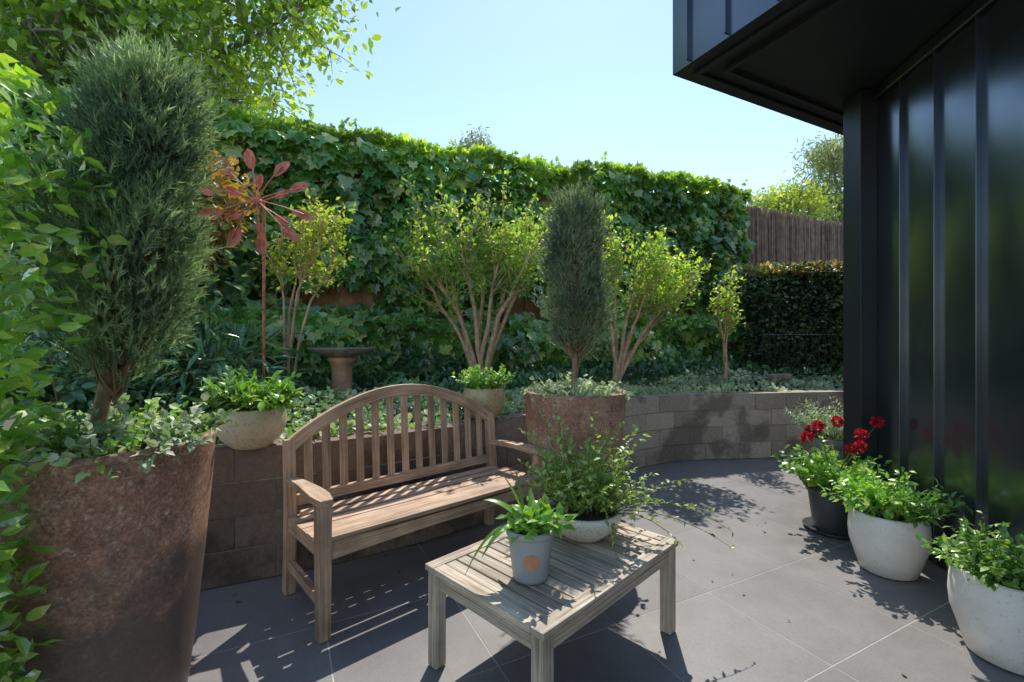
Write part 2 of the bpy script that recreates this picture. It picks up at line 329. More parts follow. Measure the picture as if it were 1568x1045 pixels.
# ------------------------------------------------------------------ planter wall (curved)
WP=np.array([(-4.6,1.35),(-4,1.6),(-2.6,1.98),(-1.55,2.40),(-.85,2.76),(-.3,3.17),(.14,3.6),(.62,4.1),(1.07,4.5),(1.55,4.82),(2.05,4.98),(2.5,5.02),(3.4,5.17),(4,5.25),(5.5,5.4)])
BP=np.array([(-6,3.18),(-5.5,3.41),(-4.6,3.83),(-3.4,4.39),(-2.4,4.86),(-1.6,5.23),(-.8,5.6),(0,5.98),(.9,6.45),(1.7,6.95),(2.5,7.33),(3.2,7.65),(4.3,8.1),(5.2,8.5),(7.5,9.5)])
def catmull(P,n=12):
    o=[]
    for i in range(len(P)-1):
        p0=P[max(i-1,0)];p1=P[i];p2=P[i+1];p3=P[min(i+2,len(P)-1)]
        for t in np.linspace(0,1,n,endpoint=False):
            o.append(.5*((2*p1)+(-p0+p2)*t+(2*p0-5*p1+4*p2-p3)*t*t+(-p0+3*p1-3*p2+p3)*t**3))
    o.append(P[-1]); return np.array(o)
WC=catmull(WP); BC=catmull(BP)
WL=np.concatenate([[0],np.cumsum(np.linalg.norm(np.diff(WC,axis=0),axis=1))])
def wpt(s): return np.array([np.interp(s,WL,WC[:,0]),np.interp(s,WL,WC[:,1])])
def wn(s):
    d=wpt(min(s+.05,WL[-1]))-wpt(max(s-.05,0)); d/=np.linalg.norm(d); return np.array([-d[1],d[0]])
pw=empty('planter_wall',(0,4,0))
b=Bag(); hc=.18
for c in range(4):
    s=-.2 if c%2 else 0.
    while s<WL[-1]-.05:
        s0=max(s,0)+.003; s1=min(s+.39,WL[-1])-.003
        if s1-s0>.05:
            ou=rng.uniform(-.003,.004); V=[]
            zz=(c*hc+(.003 if c else 0),(c+1)*hc-(.003 if c<3 else 0))
            for z in zz:
                for ss in (s0,s1):
                    p=wpt(ss); n=wn(ss)
                    V.append((*(p-n*ou),z)); V.append((*(p+n*.19),z))
            b.add(V,[(0,2,3,1),(4,5,7,6),(0,4,6,2),(1,3,7,5),(0,1,5,4),(2,6,7,3)])
        s+=.39
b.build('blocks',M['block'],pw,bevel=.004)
b=Bag(); ss=np.linspace(0,WL[-1],90); V=[]
for s in ss:
    p=wpt(s);n=wn(s)
    for q,z in ((p+n*.008,0),(p+n*.008,.712),(p+n*.182,.712),(p+n*.182,0)): V.append((*q,z))
F=[]
for i in range(len(ss)-1):
    for k in range(4): F.append((i*4+k,i*4+(k+1)%4,i*4+4+(k+1)%4,i*4+4+k))
b.add(V,F); b.build('mortar_core',M['mortar'],pw)
# bed soil
def bed(t,s):
    t=np.asarray(t,float); k=np.arange(len(WC))
    W=np.stack([np.interp(t,k,WC[:,0]),np.interp(t,k,WC[:,1])],-1); Bk=np.stack([np.interp(t,k,BC[:,0]),np.interp(t,k,BC[:,1])],-1)
    d=Bk-W; d=d/np.linalg.norm(d,axis=-1,keepdims=True); W=W+d*.17
    P=W*(1-s[...,None])+Bk*s[...,None]; z=.63+.30*s+.02*np.sin(P[...,0]*7)*np.sin(P[...,1]*6)
    return np.concatenate([P,z[...,None]],-1)
nT=len(WC); tt,ss2=np.meshgrid(np.arange(nT),np.linspace(0,1.15,24),indexing='ij'); G=bed(tt,ss2)
idx=np.arange(nT*24).reshape(nT,24); F=np.stack([idx[:-1,:-1],idx[1:,:-1],idx[1:,1:],idx[:-1,1:]],-1).reshape(-1,4)
b=Bag(); b.add(G.reshape(-1,3),F,0,None,True); b.build('garden_bed_soil',M['soil'])
def cover(name,mat,n,trange,srange,hgt,size,Tm,up=.7,patch=None):
    b=Bag(); t=rng.uniform(*trange,n); s=rng.uniform(*srange,n); P=bed(t,s)
    nz=vnoise(P,3.0,5); h=hgt*np.clip(.55+.45*nz,.08,1.2)
    P[:,2]+=h*np.sqrt(rng.uniform(.02,1,n))
    if patch is not None: P=P[patch(P,nz)]
    n=len(P); F=R3(n,.7)+np.array([0,-.25,up*.6]); N=R3(n,.45)+np.array([0,-.15,1])
    inst(b,Tm,P,F,N,size*rng.uniform(.6,1.25,n)); return b.build(name,mat)
cover('silver_groundcover',M['silver'],9500,(40,168),(-.03,.33),.22,.05,ROUND)
cover('low_green_groundcover',M['fresh'],3000,(20,72),(-.02,.35),.2,.05,OVAL)
cover('dark_hellebore_bed',M['dark'],9000,(12,168),(.25,1.),.38,.105,OVAL,patch=lambda P,nz: ~((np.abs(P[:,0]/P[:,1]+.374)<.09)&(P[:,1]<4.0)))
# ------------------------------------------------------------------ fences
def fence(name,p0,p1,zb,zt):
    b=Bag(); p0=np.array([*p0,0.]);p1=np.array([*p1,0.]); L=np.linalg.norm(p1-p0); u=(p1-p0)/L; n=int(L/.115)
    nn=np.array([u[1],-u[0],0])
    for i in range(n):
        c=p0+u*(i+.5)*L/n+nn*(.018 if i%2 else 0); beam(b,c+[0,0,zb],c+[0,0,zt+rng.uniform(-.02,.02)],.13,.016,u)
    for z in (zb+.3,(zb+zt)/2,zt-.3): beam(b,p0-nn*.04+[0,0,z],p1-nn*.04+[0,0,z],.04,.08,nn)
    return b.build(name,M['paling'])
f1=((-6.2,3.08),(.9,6.40)); f2=((.95,6.62),(3.97,8.02))
fence('paling_fence',*f1,.5,3.35); fence('paling_fence',*f2,.5,3.6)
def ivy(name,f,zb,zts,zte,n,seed,a0=0.):
    b=Bag(); p0=np.array([*f[0],0.]);p1=np.array([*f[1],0.]); L=np.linalg.norm(p1-p0); u=(p1-p0)/L; nn=np.array([u[1],-u[0],0])
    a=rng.uniform(a0,L+.1,n); zt=zts+(zte-zts)*a/L
    Pn=np.stack([a,np.zeros(n),np.zeros(n)],-1); zt=zt+.06*vnoise(Pn,5,seed)
    z=zb+(zt-zb)*rng.uniform(0,1,n)
    q=np.stack([a,z*1.2,z*0],-1); nz=vnoise(q,3.2,seed+1)
    low=1/(1+np.exp((z-1.62-.12*vnoise(Pn,2.5,seed+3))/.05))
    o=.14+.12*nz+.06*vnoise(q,11,seed+9)+low*(.38+.1*nz)+rng.normal(size=n)*.045
    gap=vnoise(q,4.5,seed+4); band=np.exp(-((z-1.85)/.13)**2)
    keep=rng.uniform(size=n)>np.clip((gap-.7)*1.4,0,.85)+band*np.clip(gap*1.3+.1,0,.8)
    P=p0+u*a[:,None]+nn*o[:,None]; P[:,2]=z
    P=P[keep]; m=len(P)
    F=np.array([0,0,-1.])+R3(m,.45)+nn*.45; N=nn*.8+np.array([0,0,.95])+R3(m,.38)
    inst(b,IVY,P,F,N,rng.uniform(.09,.18,m),0)
    m=int(n*.09); a=rng.uniform(a0,L+.1,m); o=rng.uniform(.05,.55,m); P=p0+u*a[:,None]+nn*o[:,None]; P[:,2]=1.62+.12*vnoise(np.stack([a,a*0,a*0],-1),2.5,seed+3)+.06*vnoise(P,6,3)-.3*(o-.1)**2
    inst(b,IVY,P,R3(m,.8)+nn*.4,np.array([0,0,1.])+nn*.4+R3(m,.3),rng.uniform(.07,.13,m),0)
    m=int(n*.26); a=rng.uniform(a0,L+.15,m); th=rng.uniform(-.3,math.pi,m); zt=zts+(zte-zts)*a/L+.06*vnoise(np.stack([a,a*0,a*0],-1),5,seed)
    r=.17*(1+.35*vnoise(np.stack([a,a*0,a*0],-1),9,seed+7))
    P=p0+u*a[:,None]+nn*(np.cos(th)*r)[:,None]; P[:,2]=zt-.03+np.sin(th)*r*.75+np.abs(rng.normal(size=m))*.025
    d=nn*np.cos(th)[:,None]+np.array([0,0,1.])*np.sin(th)[:,None]
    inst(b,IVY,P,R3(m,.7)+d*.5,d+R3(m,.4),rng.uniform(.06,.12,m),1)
    # stray shoots sticking up out of the clipped top
    for k in range(int(L*7)):
        aa=rng.uniform(a0,L); p=p0+u*aa+nn*rng.uniform(-.05,.15)+np.array([0,0,zts+(zte-zts)*aa/L+.05]); d=nrm(np.array([rng.normal()*.4,rng.normal()*.4,1])); l=rng.uniform(.08,.24)
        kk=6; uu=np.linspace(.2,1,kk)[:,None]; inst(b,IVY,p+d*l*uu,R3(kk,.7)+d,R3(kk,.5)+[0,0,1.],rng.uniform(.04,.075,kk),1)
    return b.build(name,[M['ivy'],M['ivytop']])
ivy('ivy_hedge',f1,.8,3.42,3.55,11500,3,.8); ivy('ivy_hedge',f2,.85,3.78,3.82,5800,9)
# brushwood fence
b=Bag(); p0=np.array([3.95,8.05,0]);p1=np.array([7.6,9.6,0]); L=np.linalg.norm(p1-p0); u=(p1-p0)/L; nn=np.array([u[1],-u[0],0])
for i in range(900):
    a=rng.uniform(0,L); zt=3.68+.03*math.sin(a*2)+rng.normal()*.02; c=p0+u*a+nn*rng.uniform(-.03,.04); ln=rng.normal()*.03
    z0=rng.uniform(.6,2.4); tube(b,[c+[0,0,z0],c+u*ln+[0,0,(z0+zt)/2],c+u*ln*1.5+[0,0,zt]],[.012,.01,.006],4)
beam(b,p0-nn*.03+[0,0,.6],p0-nn*.03+[0,0,3.6],.03,.02,nn)
V=[p0-nn*.05+[0,0,.5],p1-nn*.05+[0,0,.5],p1-nn*.05+[0,0,3.62],p0-nn*.05+[0,0,3.62]]; b.add(V,[(0,1,2,3)])
b.build('brushwood_fence',M['brush'])
def boxhedge(name,c,size,ang,n,ls,mats,Tm=OVAL):
    b=Bag(); ca,sa=math.cos(ang),math.sin(ang); q=rng.uniform(-.5,.5,(n,3)); f=rng.integers(0,4,n)
    sg=np.where(rng.uniform(size=n)<.5,-1,1)
    d=np.zeros((n,3))
    top=f==0; fr=(f==1)|(f==2); sd=f==3
    q[top,2]=.5; d[top,2]=1; q[fr,1]=-.5; d[fr,1]=-1; q[sd,0]=.5*sg[sd]; d[sd,0]=sg[sd]
    P=q*np.array(size); P+=d*(rng.uniform(-.12,.03,n)+.04*vnoise(P,4,2))[:,None]
    Rm=np.array([[ca,-sa,0],[sa,ca,0],[0,0,1]]); P=P@Rm.T+np.array(c); d=d@Rm.T
    F=d+R3(n,.7); N=d+np.array([0,0,.5])+R3(n,.5)
    inst(b,Tm,P[~top],F[~top],N[~top],ls*rng.uniform(.6,1.2,(~top).sum()),0); inst(b,Tm,P[top],F[top],N[top],ls*rng.uniform(.6,1.2,top.sum()),1)
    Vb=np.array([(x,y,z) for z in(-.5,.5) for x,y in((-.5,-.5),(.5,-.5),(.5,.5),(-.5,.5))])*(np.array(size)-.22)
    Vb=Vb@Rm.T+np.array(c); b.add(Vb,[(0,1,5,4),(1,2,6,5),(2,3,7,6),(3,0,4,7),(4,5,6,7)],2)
    return b.build(name,mats)
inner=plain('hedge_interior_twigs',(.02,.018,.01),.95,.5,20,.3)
boxhedge('clipped_hedge',(4.75,6.9,1.6),(2.2,1.0,1.6),D2R(-4),10000,.075,[M['hedge'],M['hedgetop'],inner])
b=Bag()
for i in range(12):
    x=3.38+i*.085; y=6.15-.0*i; tube(b,[(x,y,.75),(x,y,1.1),(x,y,1.42)],.008,6)
for z in (.85,1.38): tube(b,[(3.34,6.15,z),(3.8,6.15,z),(4.36,6.15,z)],.01,6)
b.build('iron_railing',M['iron'])
e=empty('edging_stones',(3.4,5.8,.7)); b=Bag()
for (x,y,z,sx,sy,sz,a) in ((3.30,5.75,.83,.15,.15,.09,.2),(3.46,5.8,.84,.17,.14,.08,-.3)):
    beam(b,(x-sx/2*math.cos(a),y-sx/2*math.sin(a),z),(x+sx/2*math.cos(a),y+sx/2*math.sin(a),z+.01),sy,sz)
b.build('stones',M['rock'],e,bevel=.025)
# ------------------------------------------------------------------ house
house=empty('black_metal_clad_house',(3.5,2,0))
def wx(y): return 2.031+.166*y
b=Bag(); zt=3.066
c0=(wx(3.18),3.18);c1=(wx(-2.5),-2.5)
V=[(*c0,0),(*c1,0),(7,-2.5,0),(7,5.6,0)]; V=V+[(x,y,zt) for x,y,_ in V]
b.add(V,[(0,1,5,4),(1,2,6,5),(2,3,7,6),(3,0,4,7),(4,5,6,7)]); b.build('ground_floor_walls',M['clad'],house)
b=Bag(); wd=nrm(np.array([.166,1,0])); wn_=np.array([-wd[1],wd[0],0])
sy=[3.18,2.92,2.63,2.345,2.06,1.775,1.49,1.2,.91,.62,.33,.04,-.25,-.54,-.83,-1.12,-1.41,-1.7,-2.]
for y in sy[1:]:
    c=np.array([wx(y),y,0]); beam(b,c+wn_*.016+[0,0,.01],c+wn_*.016+[0,0,3.03],.012,.03,wd)
beam(b,np.array([wx(3.17),3.17,3.035])+wn_*.012,np.array([wx(-2.4),-2.4,3.035])+wn_*.012,.035,.05)
tube(b,[np.array([wx(3.18),3.18,2.99])+wn_*.03,np.array([wx(1),1,2.99])+wn_*.03,np.array([wx(-2),-2,2.99])+wn_*.03],.014,8)
b.build('standing_seams',M['clad'],house,bevel=.002)
b=Bag()
for k in range(len(sy)-1):
    y0,y1=sy[k],sy[k+1]; bow=rng.uniform(.005,.010); V=[];zz=np.linspace(0.012,3.01,9)
    for j,z in enumerate(zz):
        for i in range(9):
            t=i/8; y=y0+(y1-y0)*t; p=np.array([wx(y),y,z])+wn_*(.002+bow*4*t*(1-t)*(1+.15*math.sin(z*2.1+k))); V.append(p)
    F=[(j*9+i,j*9+i+1,j*9+i+10,j*9+i+9) for j in range(8) for i in range(8)]
    b.add(V,F,0,None,True)
b.build('cladding_trays',M['clad'],house)
b=Bag(); beam(b,(2.53,3.27,0),(2.53,3.27,3.066),.18,.17,(1,0,0)); b.build('corner_post',M['soffit'],house,bevel=.004)
C=np.array([1.07,3.03,0]); fa=A; ne=-Bv
P0=C;P1=C+fa*6;P2=P1+ne*6;P3=C+ne*4.6
b=Bag(); V=[p+[0,0,z] for z in (3.07,5.6) for p in (P0,P1,P2,P3)]
b.add(V,[(0,1,5,4),(3,0,4,7),(1,2,6,5),(2,3,7,6),(4,5,6,7)],0); b.add([p+[0,0,3.074] for p in (P0,P1,P2,P3)],[(0,3,2,1)],1)
for off,zz in ((.10,3.058),(.22,3.045)):
    beam(b,C+fa*off+ne*off+[0,0,zz],C+fa*5.8+ne*off+[0,0,zz],.03,.022,None,1); beam(b,C+fa*(off+.02)+ne*(off+.02)+[0,0,zz],C+fa*(off+.02)+ne*4.4+[0,0,zz],.03,.022,None,1)
for t in (.14,.42,.72,1.02,1.32,1.62,1.92,2.3,2.7): beam(b,C+ne*t-fa*.014+[0,0,3.09],C+ne*t-fa*.014+[0,0,5.55],.012,.028,ne)
for t in (.3,.6,.9,1.2,1.5,1.8,2.2,2.6,3,3.4): beam(b,C+fa*t-ne*.014+[0,0,3.09],C+fa*t-ne*.014+[0,0,5.55],.012,.028,fa)
b.build('upper_storey_overhang',[M['clad'],M['soffit']],house)
# ------------------------------------------------------------------ bench
b=Bag(); L=1.33; Dp=.47
X=(1,0,0);Y=(0,1,0)
for x in (0,L):
    sweep(b,[(x,0,0),(x,0,.3),(x,0,.585)],[.052,.056,.06],[.052,.056,.06],X)
    sweep(b,[(x,Dp+.03,0),(x,Dp,.42),(x,Dp+.03,.79)],[.05]*3,[.055,.06,.05],X)
    n=7; ys=np.linspace(-.05,Dp+.01,n); sweep(b,[(x,y,.603+.012*math.sin(i/6*3.1)-.018*(i/6)) for i,y in enumerate(ys)],[.055,.085,.08,.068,.058,.052,.05],.03,X)
    beam(b,(x,0,.155),(x,Dp+.02,.155),.032,.045,X); beam(b,(x,.03,.385),(x,Dp,.37),.034,.07,X)
xs=np.linspace(.03,L-.03,15); 
sweep(b,[(x,.0,.38) for x in xs],.028,[.055+.03*abs(2*x/L-1)**2 for x in xs],Y)
beam(b,(.03,Dp,.36),(L-.03,Dp,.36),.03,.07,Y); beam(b,(.03,Dp+.012,.475),(L-.03,Dp+.012,.475),.03,.055,Y)
beam(b,(L/2,.02,.385),(L/2,Dp,.365),.03,.05,X)
for i in range(6):
    y=.0+i*.079; z=.436-.014*math.sin(i/5*math.pi)-.004*i*.5
    beam(b,(-.03 if 0<i<5 else .03,y,z),(L+.03 if 0<i<5 else L-.03,y,z),.064,.02,Y)
def archz(s): return .755+.245*(1-abs(2*s-1)**2.0)
n=25; ss=np.linspace(0,1,n); sweep(b,[(L*s,Dp+.025+.02*(archz(s)-.76)/.25,archz(s)) for s in ss],.034,[.066]*n,Y)
ns=13
for i in range(ns):
    s=(i+1)/(ns+1); beam(b,(L*s,Dp+.014,.49),(L*s,Dp+.025+.02*(archz(s)-.76)/.25,archz(s)-.015),.043,.013,X)
for x in (0,L):
    for z in (.155,.385): tube(b,[(x,-.027,z),(x,-.029,z),(x,-.0295,z)],[.008,.008,.006],8)
an=math.atan2(.885,.995); Mx=Matrix.Translation((-.825,1.985,0))@Matrix.Rotation(an,4,'Z'); b.xf(Mx)
b.build('garden_bench',M['teak'],bevel=.005)
# ------------------------------------------------------------------ table
b=Bag(); Lx=.927; Ly=.63; h=.405
for x in (.035,Lx-.035):
    for y in (.035,Ly-.035): sweep(b,[(x,y,0),(x,y,h-.028)],.052,.052,X)
for y in (.035,Ly-.035): beam(b,(.06,y,h-.062),(Lx-.06,y,h-.062),.024,.06,Y)
for x in (.035,Lx-.035): beam(b,(x,.06,h-.062),(x,Ly-.06,h-.062),.024,.06,X)
for y in (.028,Ly-.028): beam(b,(0,y,h-.012),(Lx,y,h-.012),.056,.024,Y)
for x in (.028,Lx-.028): beam(b,(x,.058,h-.012),(x,Ly-.058,h-.012),.056,.024,X)
k=14; w0=(Lx-.112)/k
for i in range(k):
    x=.056+w0*(i+.5); beam(b,(x,.058,h-.013+rng.uniform(-.001,.001)),(x,Ly-.058,h-.013),w0-.008,.02,X)
beam(b,(.06,Ly/2,h-.035),(Lx-.06,Ly/2,h-.035),.04,.02,Y)
an=D2R(45.2); Mx=Matrix.Translation((.096,1.387,0))@Matrix.Rotation(an,4,'Z'); b.xf(Mx)
b.build('slatted_coffee_table',M['table'],bevel=.003)
# ------------------------------------------------------------------ pots
def potprof(kind,r,h,rb):
    t=.018
    if kind=='tall': o=[(0,0),(rb*.96,0),(rb,.02),(rb+(r-rb)*.30,h*.25),(rb+(r-rb)*.60,h*.55),(rb+(r-rb)*.84,h*.82),(r*.985,h*.96),(r,h*.985),(r,h),(r-.03,h),(r-.035,h*.97),(r-.045,h*.9)]
    elif kind=='round': o=[(0,0),(rb,0),(rb*1.15,.01),(r*.84,h*.25),(r*.97,h*.48),(r,h*.66),(r*.98,h*.85),(r*.93,h*.97),(r*.91,h),(r*.91-t,h),(r*.88-t,h*.9),(r*.86-t,h*.8)]
    elif kind=='bowl': o=[(0,0),(rb,0),(rb*1.15,.008),(r*.86,h*.42),(r*.98,h*.8),(r,h),(r-t,h),(r-t*1.3,h*.85),(r-t*2,h*.75)]
    else: o=[(0,0),(rb,0),(rb*1.02,.01),(r*.93,h*.86),(r*.93,h*.865),(r,h*.87),(r*1.01,h),(r-.008,h),(r-.014,h*.9)]
    return o
def pot(parent,c,kind,r,h,rb,mat,soil=.9):
    b=Bag(); pr=potprof(kind,r,h,rb)
    lathe(b,pr,c,56,0)
    rs=pr[-1][0]+.004; lathe(b,[(0,h*soil+.012),(rs*.5,h*soil+.008),(rs,h*soil)],c,32,1)
    return b.build('pot',[mat,M['soil']],parent)
def conifer(name,c,mat,prof,nclump,per,size,seed,lean=(0,0),csig=.04):
    e=empty(name,c)
    pot(e,c,'tall',.345,.965,.25,M['rust'],.93)
    zk=np.array([p[0] for p in prof]); rk=np.array([p[1] for p in prof])
    b=Bag(); zs=np.linspace(.85,zk[-1]-.12,9)
    cx=lambda z: np.stack([c[0]+lean[0]*np.clip((z-1.1)/.8,0,1)+.012*np.sin(z*6),c[1]+lean[1]*np.clip((z-1.1)/1.3,0,1)+.012*np.cos(z*5)],-1)
    pts=np.concatenate([cx(zs),zs[:,None]],1); tube(b,pts,np.linspace(.026,.006,9),9)
    f=Bag(); k=0
    z=rng.uniform(zk[0],zk[-1],nclump*6); rz=np.interp(z,zk,rk); z=z[rng.uniform(0,rk.max(),len(z))<rz+.02][:nclump]
    for zc in z:
        az=rng.uniform(0,6.283); d=np.array([math.cos(az),math.sin(az),0]); r=np.interp(zc,zk,rk)*rng.uniform(.35,1.)**.55
        r*=1+.26*vnoise(np.array([[d[0]*.25,d[1]*.25,zc]]),9,seed)[0]+rng.normal()*.06
        p=cx(np.array([zc]))[0]; root=np.array([p[0],p[1],max(zc-.16,1.0)]); cc=np.array([p[0]+d[0]*r,p[1]+d[1]*r,zc])
        tube(b,bez(root,(root+cc)/2+d*.03-[0,0,.03],cc,5),[.006,.005,.004,.003,.0018],4)
        off=R3(per,1.)*[csig,csig,csig*1.2]; P=cc+off-[0,0,.03]
        ax=nrm(d*.4+np.array([0,0,1.])+R3(1,.2)[0])
        for j in range(3):
            s=np.arange(per)%3==j; q=off[s]; inst(f,SPRAY[j],P[s],ax+q/csig*.28+R3(s.sum(),.15),d+R3(s.sum(),.5),size*rng.uniform(.6,1.25,s.sum()))
    b.build('trunk',M['bark'],e); f.build('foliage',mat,e)
    return e
PL=(-1.42,1.56,0.)
e=conifer('potted_conifer',PL,M['con1'],[(1.24,.05),(1.3,.12),(1.45,.17),(1.7,.175),(1.86,.12),(2.0,.13),(2.15,.135),(2.24,.11),(2.30,.04)],300,28,.066,4,(.14,.05),.030)
b=Bag(); sprigs(b,(PL[0],PL[1],.90),140,.20,1.0,.35,ROUND,.045,14,.27); sprigs(b,(PL[0]+.15,PL[1]-.05,.90),50,.2,1.1,.4,OVAL,.055,9,.15)
b.build('underplanting',[M['stem'],M['dusty']],e)
b=Bag(); sprigs(b,(PL[0],PL[1],.90),90,.19,1.0,.3,OVAL,.045,12,.27); b.build('underplanting_green',[M['stem'],M['fresh']],e)
PR=(.424,3.08,0.)
e=conifer('potted_conifer',PR,M['con2'],[(1.26,.05),(1.34,.145),(1.6,.195),(1.9,.185),(2.1,.16),(2.22,.11),(2.30,.03)],240,20,.07,8,(0,0),.030)
b=Bag(); sprigs(b,(PR[0],PR[1],.90),120,.19,1.0,.35,ROUND,.04,12,.26); b.build('underplanting',[M['stem'],M['silver']],e)
e=empty('potted_herb',(-1.43,2.5,.722)); c=(-1.43,2.5,.722); pot(e,c,'round',.175,.215,.09,M['cream'])
b=Bag(); sprigs(b,(c[0],c[1],.92),95,.23,1.05,.2,OVAL,.07,11,.12); b.build('foliage',[M['stem'],M['fresh']],e)
e=empty('potted_herb',(-.21,3.42,.722)); c=(-.21,3.42,.722); pot(e,c,'round',.16,.23,.09,M['gold'])
b=Bag(); sprigs(b,(c[0],c[1],.94),75,.19,1.0,.15,OVAL,.055,10,.11); b.build('foliage',[M['stem'],M['fresh']],e)
# table plants
e=empty('potted_strap_leaf_plant',(.07,1.73,.405)); c=(.07,1.73,.407); pot(e,c,'taper',.092,.19,.066,M['greypot'])
b=Bag(); an=math.atan2(-1.73,-.07); V=[]
for k in range(28):
    t=k/28*2*math.pi; zz=.085+.030*math.sin(t); rad=.066+(.0925*.93-.066)*(zz/.163)+.0022; th=an+.06+.030*math.cos(t)/rad
    V.append((c[0]+rad*math.cos(th),c[1]+rad*math.sin(th),c[2]+zz))
b.add(V,[tuple(range(28))])
b.build('round_emblem',M['emblem'],e)
def ribbon(bag,base,az,tilt,l,wd,droop,m):
    n=10; d=np.array([math.sin(tilt)*math.cos(az),math.sin(tilt)*math.sin(az),math.cos(tilt)]); t=np.linspace(0,1,n)[:,None]
    p=base+d*l*t+np.array([0,0,-droop*l])*t**2.2; s=nrm(np.cross(d,[0,0,1.])+R3(1,.1)[0]); tn=nrm(np.gradient(p,axis=0)); up=np.cross(s,tn)
    w=wd*np.sin(np.pi*np.clip(t*.93+.05,0,1))**.7
    V=np.concatenate([p-s*w+up*w*.35,p,p+s*w+up*w*.35],1).reshape(-1,3); i=np.arange(n-1)[:,None]*3
    F=np.concatenate([np.concatenate([i,i+1,i+4,i+3],1),np.concatenate([i+1,i+2,i+5,i+4],1)]); bag.add(V,F,m,None,True)
b=Bag(); base=np.array([c[0],c[1],c[2]+.165])
for az,tl,l,wd,dr in ((2.9,.75,.28,.019,.35),(3.2,.35,.29,.019,.2),(2.6,.55,.22,.017,.5),(3.6,.9,.27,.018,.8),(2.2,.8,.22,.016,.5),(1.2,.5,.18,.015,.3),(.6,.9,.17,.015,.6),(4.2,.7,.16,.014,.6),(3.0,.15,.27,.017,.1),(5.3,.6,.13,.014,.5),(3.4,1.0,.30,.018,1.),(1.8,.3,.2,.015,.2)):
    ribbon(b,base+R3(1,.012)[0]*[1,1,0],az,tl,l,wd,dr,1)
sprigs(b,(c[0]+.03,c[1],c[2]+.17),26,.11,1.0,.2,OVAL,.07,6,.05)
b.build('foliage',[M['stem'],M['strap']],e)
e=empty('potted_jasmine',(.33,2.1,.405)); c=(.33,2.1,.407); pot(e,c,'bowl',.175,.125,.085,M['terrazzo'])
b=Bag(); sprigs(b,(c[0]+.02,c[1]+.04,c[2]+.12),90,.26,.95,.1,OVAL,.042,14,.12); sprigs(b,(c[0],c[1]+.03,c[2]+.12),38,.46,.65,.1,OVAL,.042,20,.08)
sprigs(b,(c[0]+.1,c[1]-.02,c[2]+.115),18,.34,1.2,.75,OVAL,.034,18,.05,bias=(.7,-.1,0))
b.build('foliage',[M['stem'],M['jas']],e)
def pp(name,c,kind,r,h,rb,pm,fm,n,L,sp,dr,Tm,ls,per,br):
    e=empty(name,c); pot(e,c,kind,r,h,rb,pm); b=Bag(); sprigs(b,(c[0],c[1],c[2]+h*.93),n,L,sp,dr,Tm,ls,per,br); b.build('foliage',[M['stem'],fm],e); return e
pp('potted_herb',(2.13,2.58,.0),'round',.185,.335,.115,M['white'],M['fresh'],105,.27,1.0,.15,OVAL,.06,12,.13)
pp('potted_herb',(2.05,1.87,.0),'round',.19,.345,.12,M['white'],M['fresh'],110,.22,1.0,.15,OVAL,.05,12,.14)
pp('potted_lavender',(2.60,3.72,.0),'taper',.17,.52,.13,M['stonepot'],M['dusty'],130,.34,.8,.1,LANCE,.05,18,.12)
e=pp('potted_geranium',(2.22,3.14,.0),'taper',.165,.30,.12,M['darkpot'],M['fresh'],85,.34,1.0,.12,ROUND,.06,10,.11)
b=Bag(); lathe(b,[(0,.001),(.17,.001),(.185,.02),(.18,.02),(.165,.012),(0,.012)],(2.22,3.14,0),40); b.build('saucer',M['darkpot'],e)
b=Bag()
for (x,y,z) in ((2.42,3.02,.76),(2.30,3.0,.68),(2.20,2.95,.60),(2.18,3.05,.76),(2.05,3.05,.73),(1.98,3.05,.65),(2.1,3.2,.67),(2.24,2.93,.62)):
    s=np.array([2.22,3.14,.3]); q=np.array([x,y,z-.02]); tube(b,bez(s,(s+q)/2+np.array([0,0,.06]),q,6),.0025,5,0)
    n=70; d=nrm(R3(n)+[0,0,.3]); inst(b,ROUND,np.array([x,y,z])+d*.022*rng.uniform(.6,1.1,(n,1)),d+R3(n,.4),R3(n,.6)+d,rng.uniform(.02,.03,n),1)
b.build('flowers',[M['stem'],M['red']],e)
# ------------------------------------------------------------------ birdbath
e=empty('birdbath',(-1.42,3.8,.66)); b=Bag()
lathe(b,[(0,0),(.13,0),(.13,.03),(.10,.06),(.085,.12),(.08,.38),(.095,.44),(.12,.47),(.10,.49),(0,.49)],(-1.42,3.8,.68),32,0); b.build('pedestal',M['terra'],e)
b=Bag(); lathe(b,[(0,.48),(.1,.485),(.2,.515),(.262,.55),(.27,.565),(.255,.565),(.19,.535),(0,.51)],(-1.42,3.8,.68),48); b.build('basin',M['birdbath'],e)
# ------------------------------------------------------------------ windmill flower
e=empty('metal_garden_windmill',(-1.80,3.3,.68)); b=Bag(); z=np.linspace(.68,2.3,60)
for ph in (0,2.1,4.2): tube(b,np.stack([-1.80+.007*np.cos(z*60+ph),3.3+.007*np.sin(z*60+ph),z],-1),.0055,5)
H=np.array([-1.80,3.22,2.28]); lathe(b,[(0,-.02),(.03,-.02),(.03,.02),(0,.03)],tuple(H),16)
fd=nrm(np.array([.42,-1,.05])); sx=nrm(np.cross(fd,(0,0,1))); uy=np.cross(sx,fd)
PET=T([(0,0,0),(.16,.15,.05),(.27,.45,.08),(.2,.8,.04),(0,1,0),(-.2,.8,.04),(-.27,.45,.08),(-.16,.15,.05),(0,.2,-.03),(0,.5,-.05),(0,.8,-.03)],
 [(0,1,8),(0,8,7),(3,4,10),(4,5,10)],[(8,1,2,9),(9,2,3,10),(7,8,9,6),(6,9,10,5)])
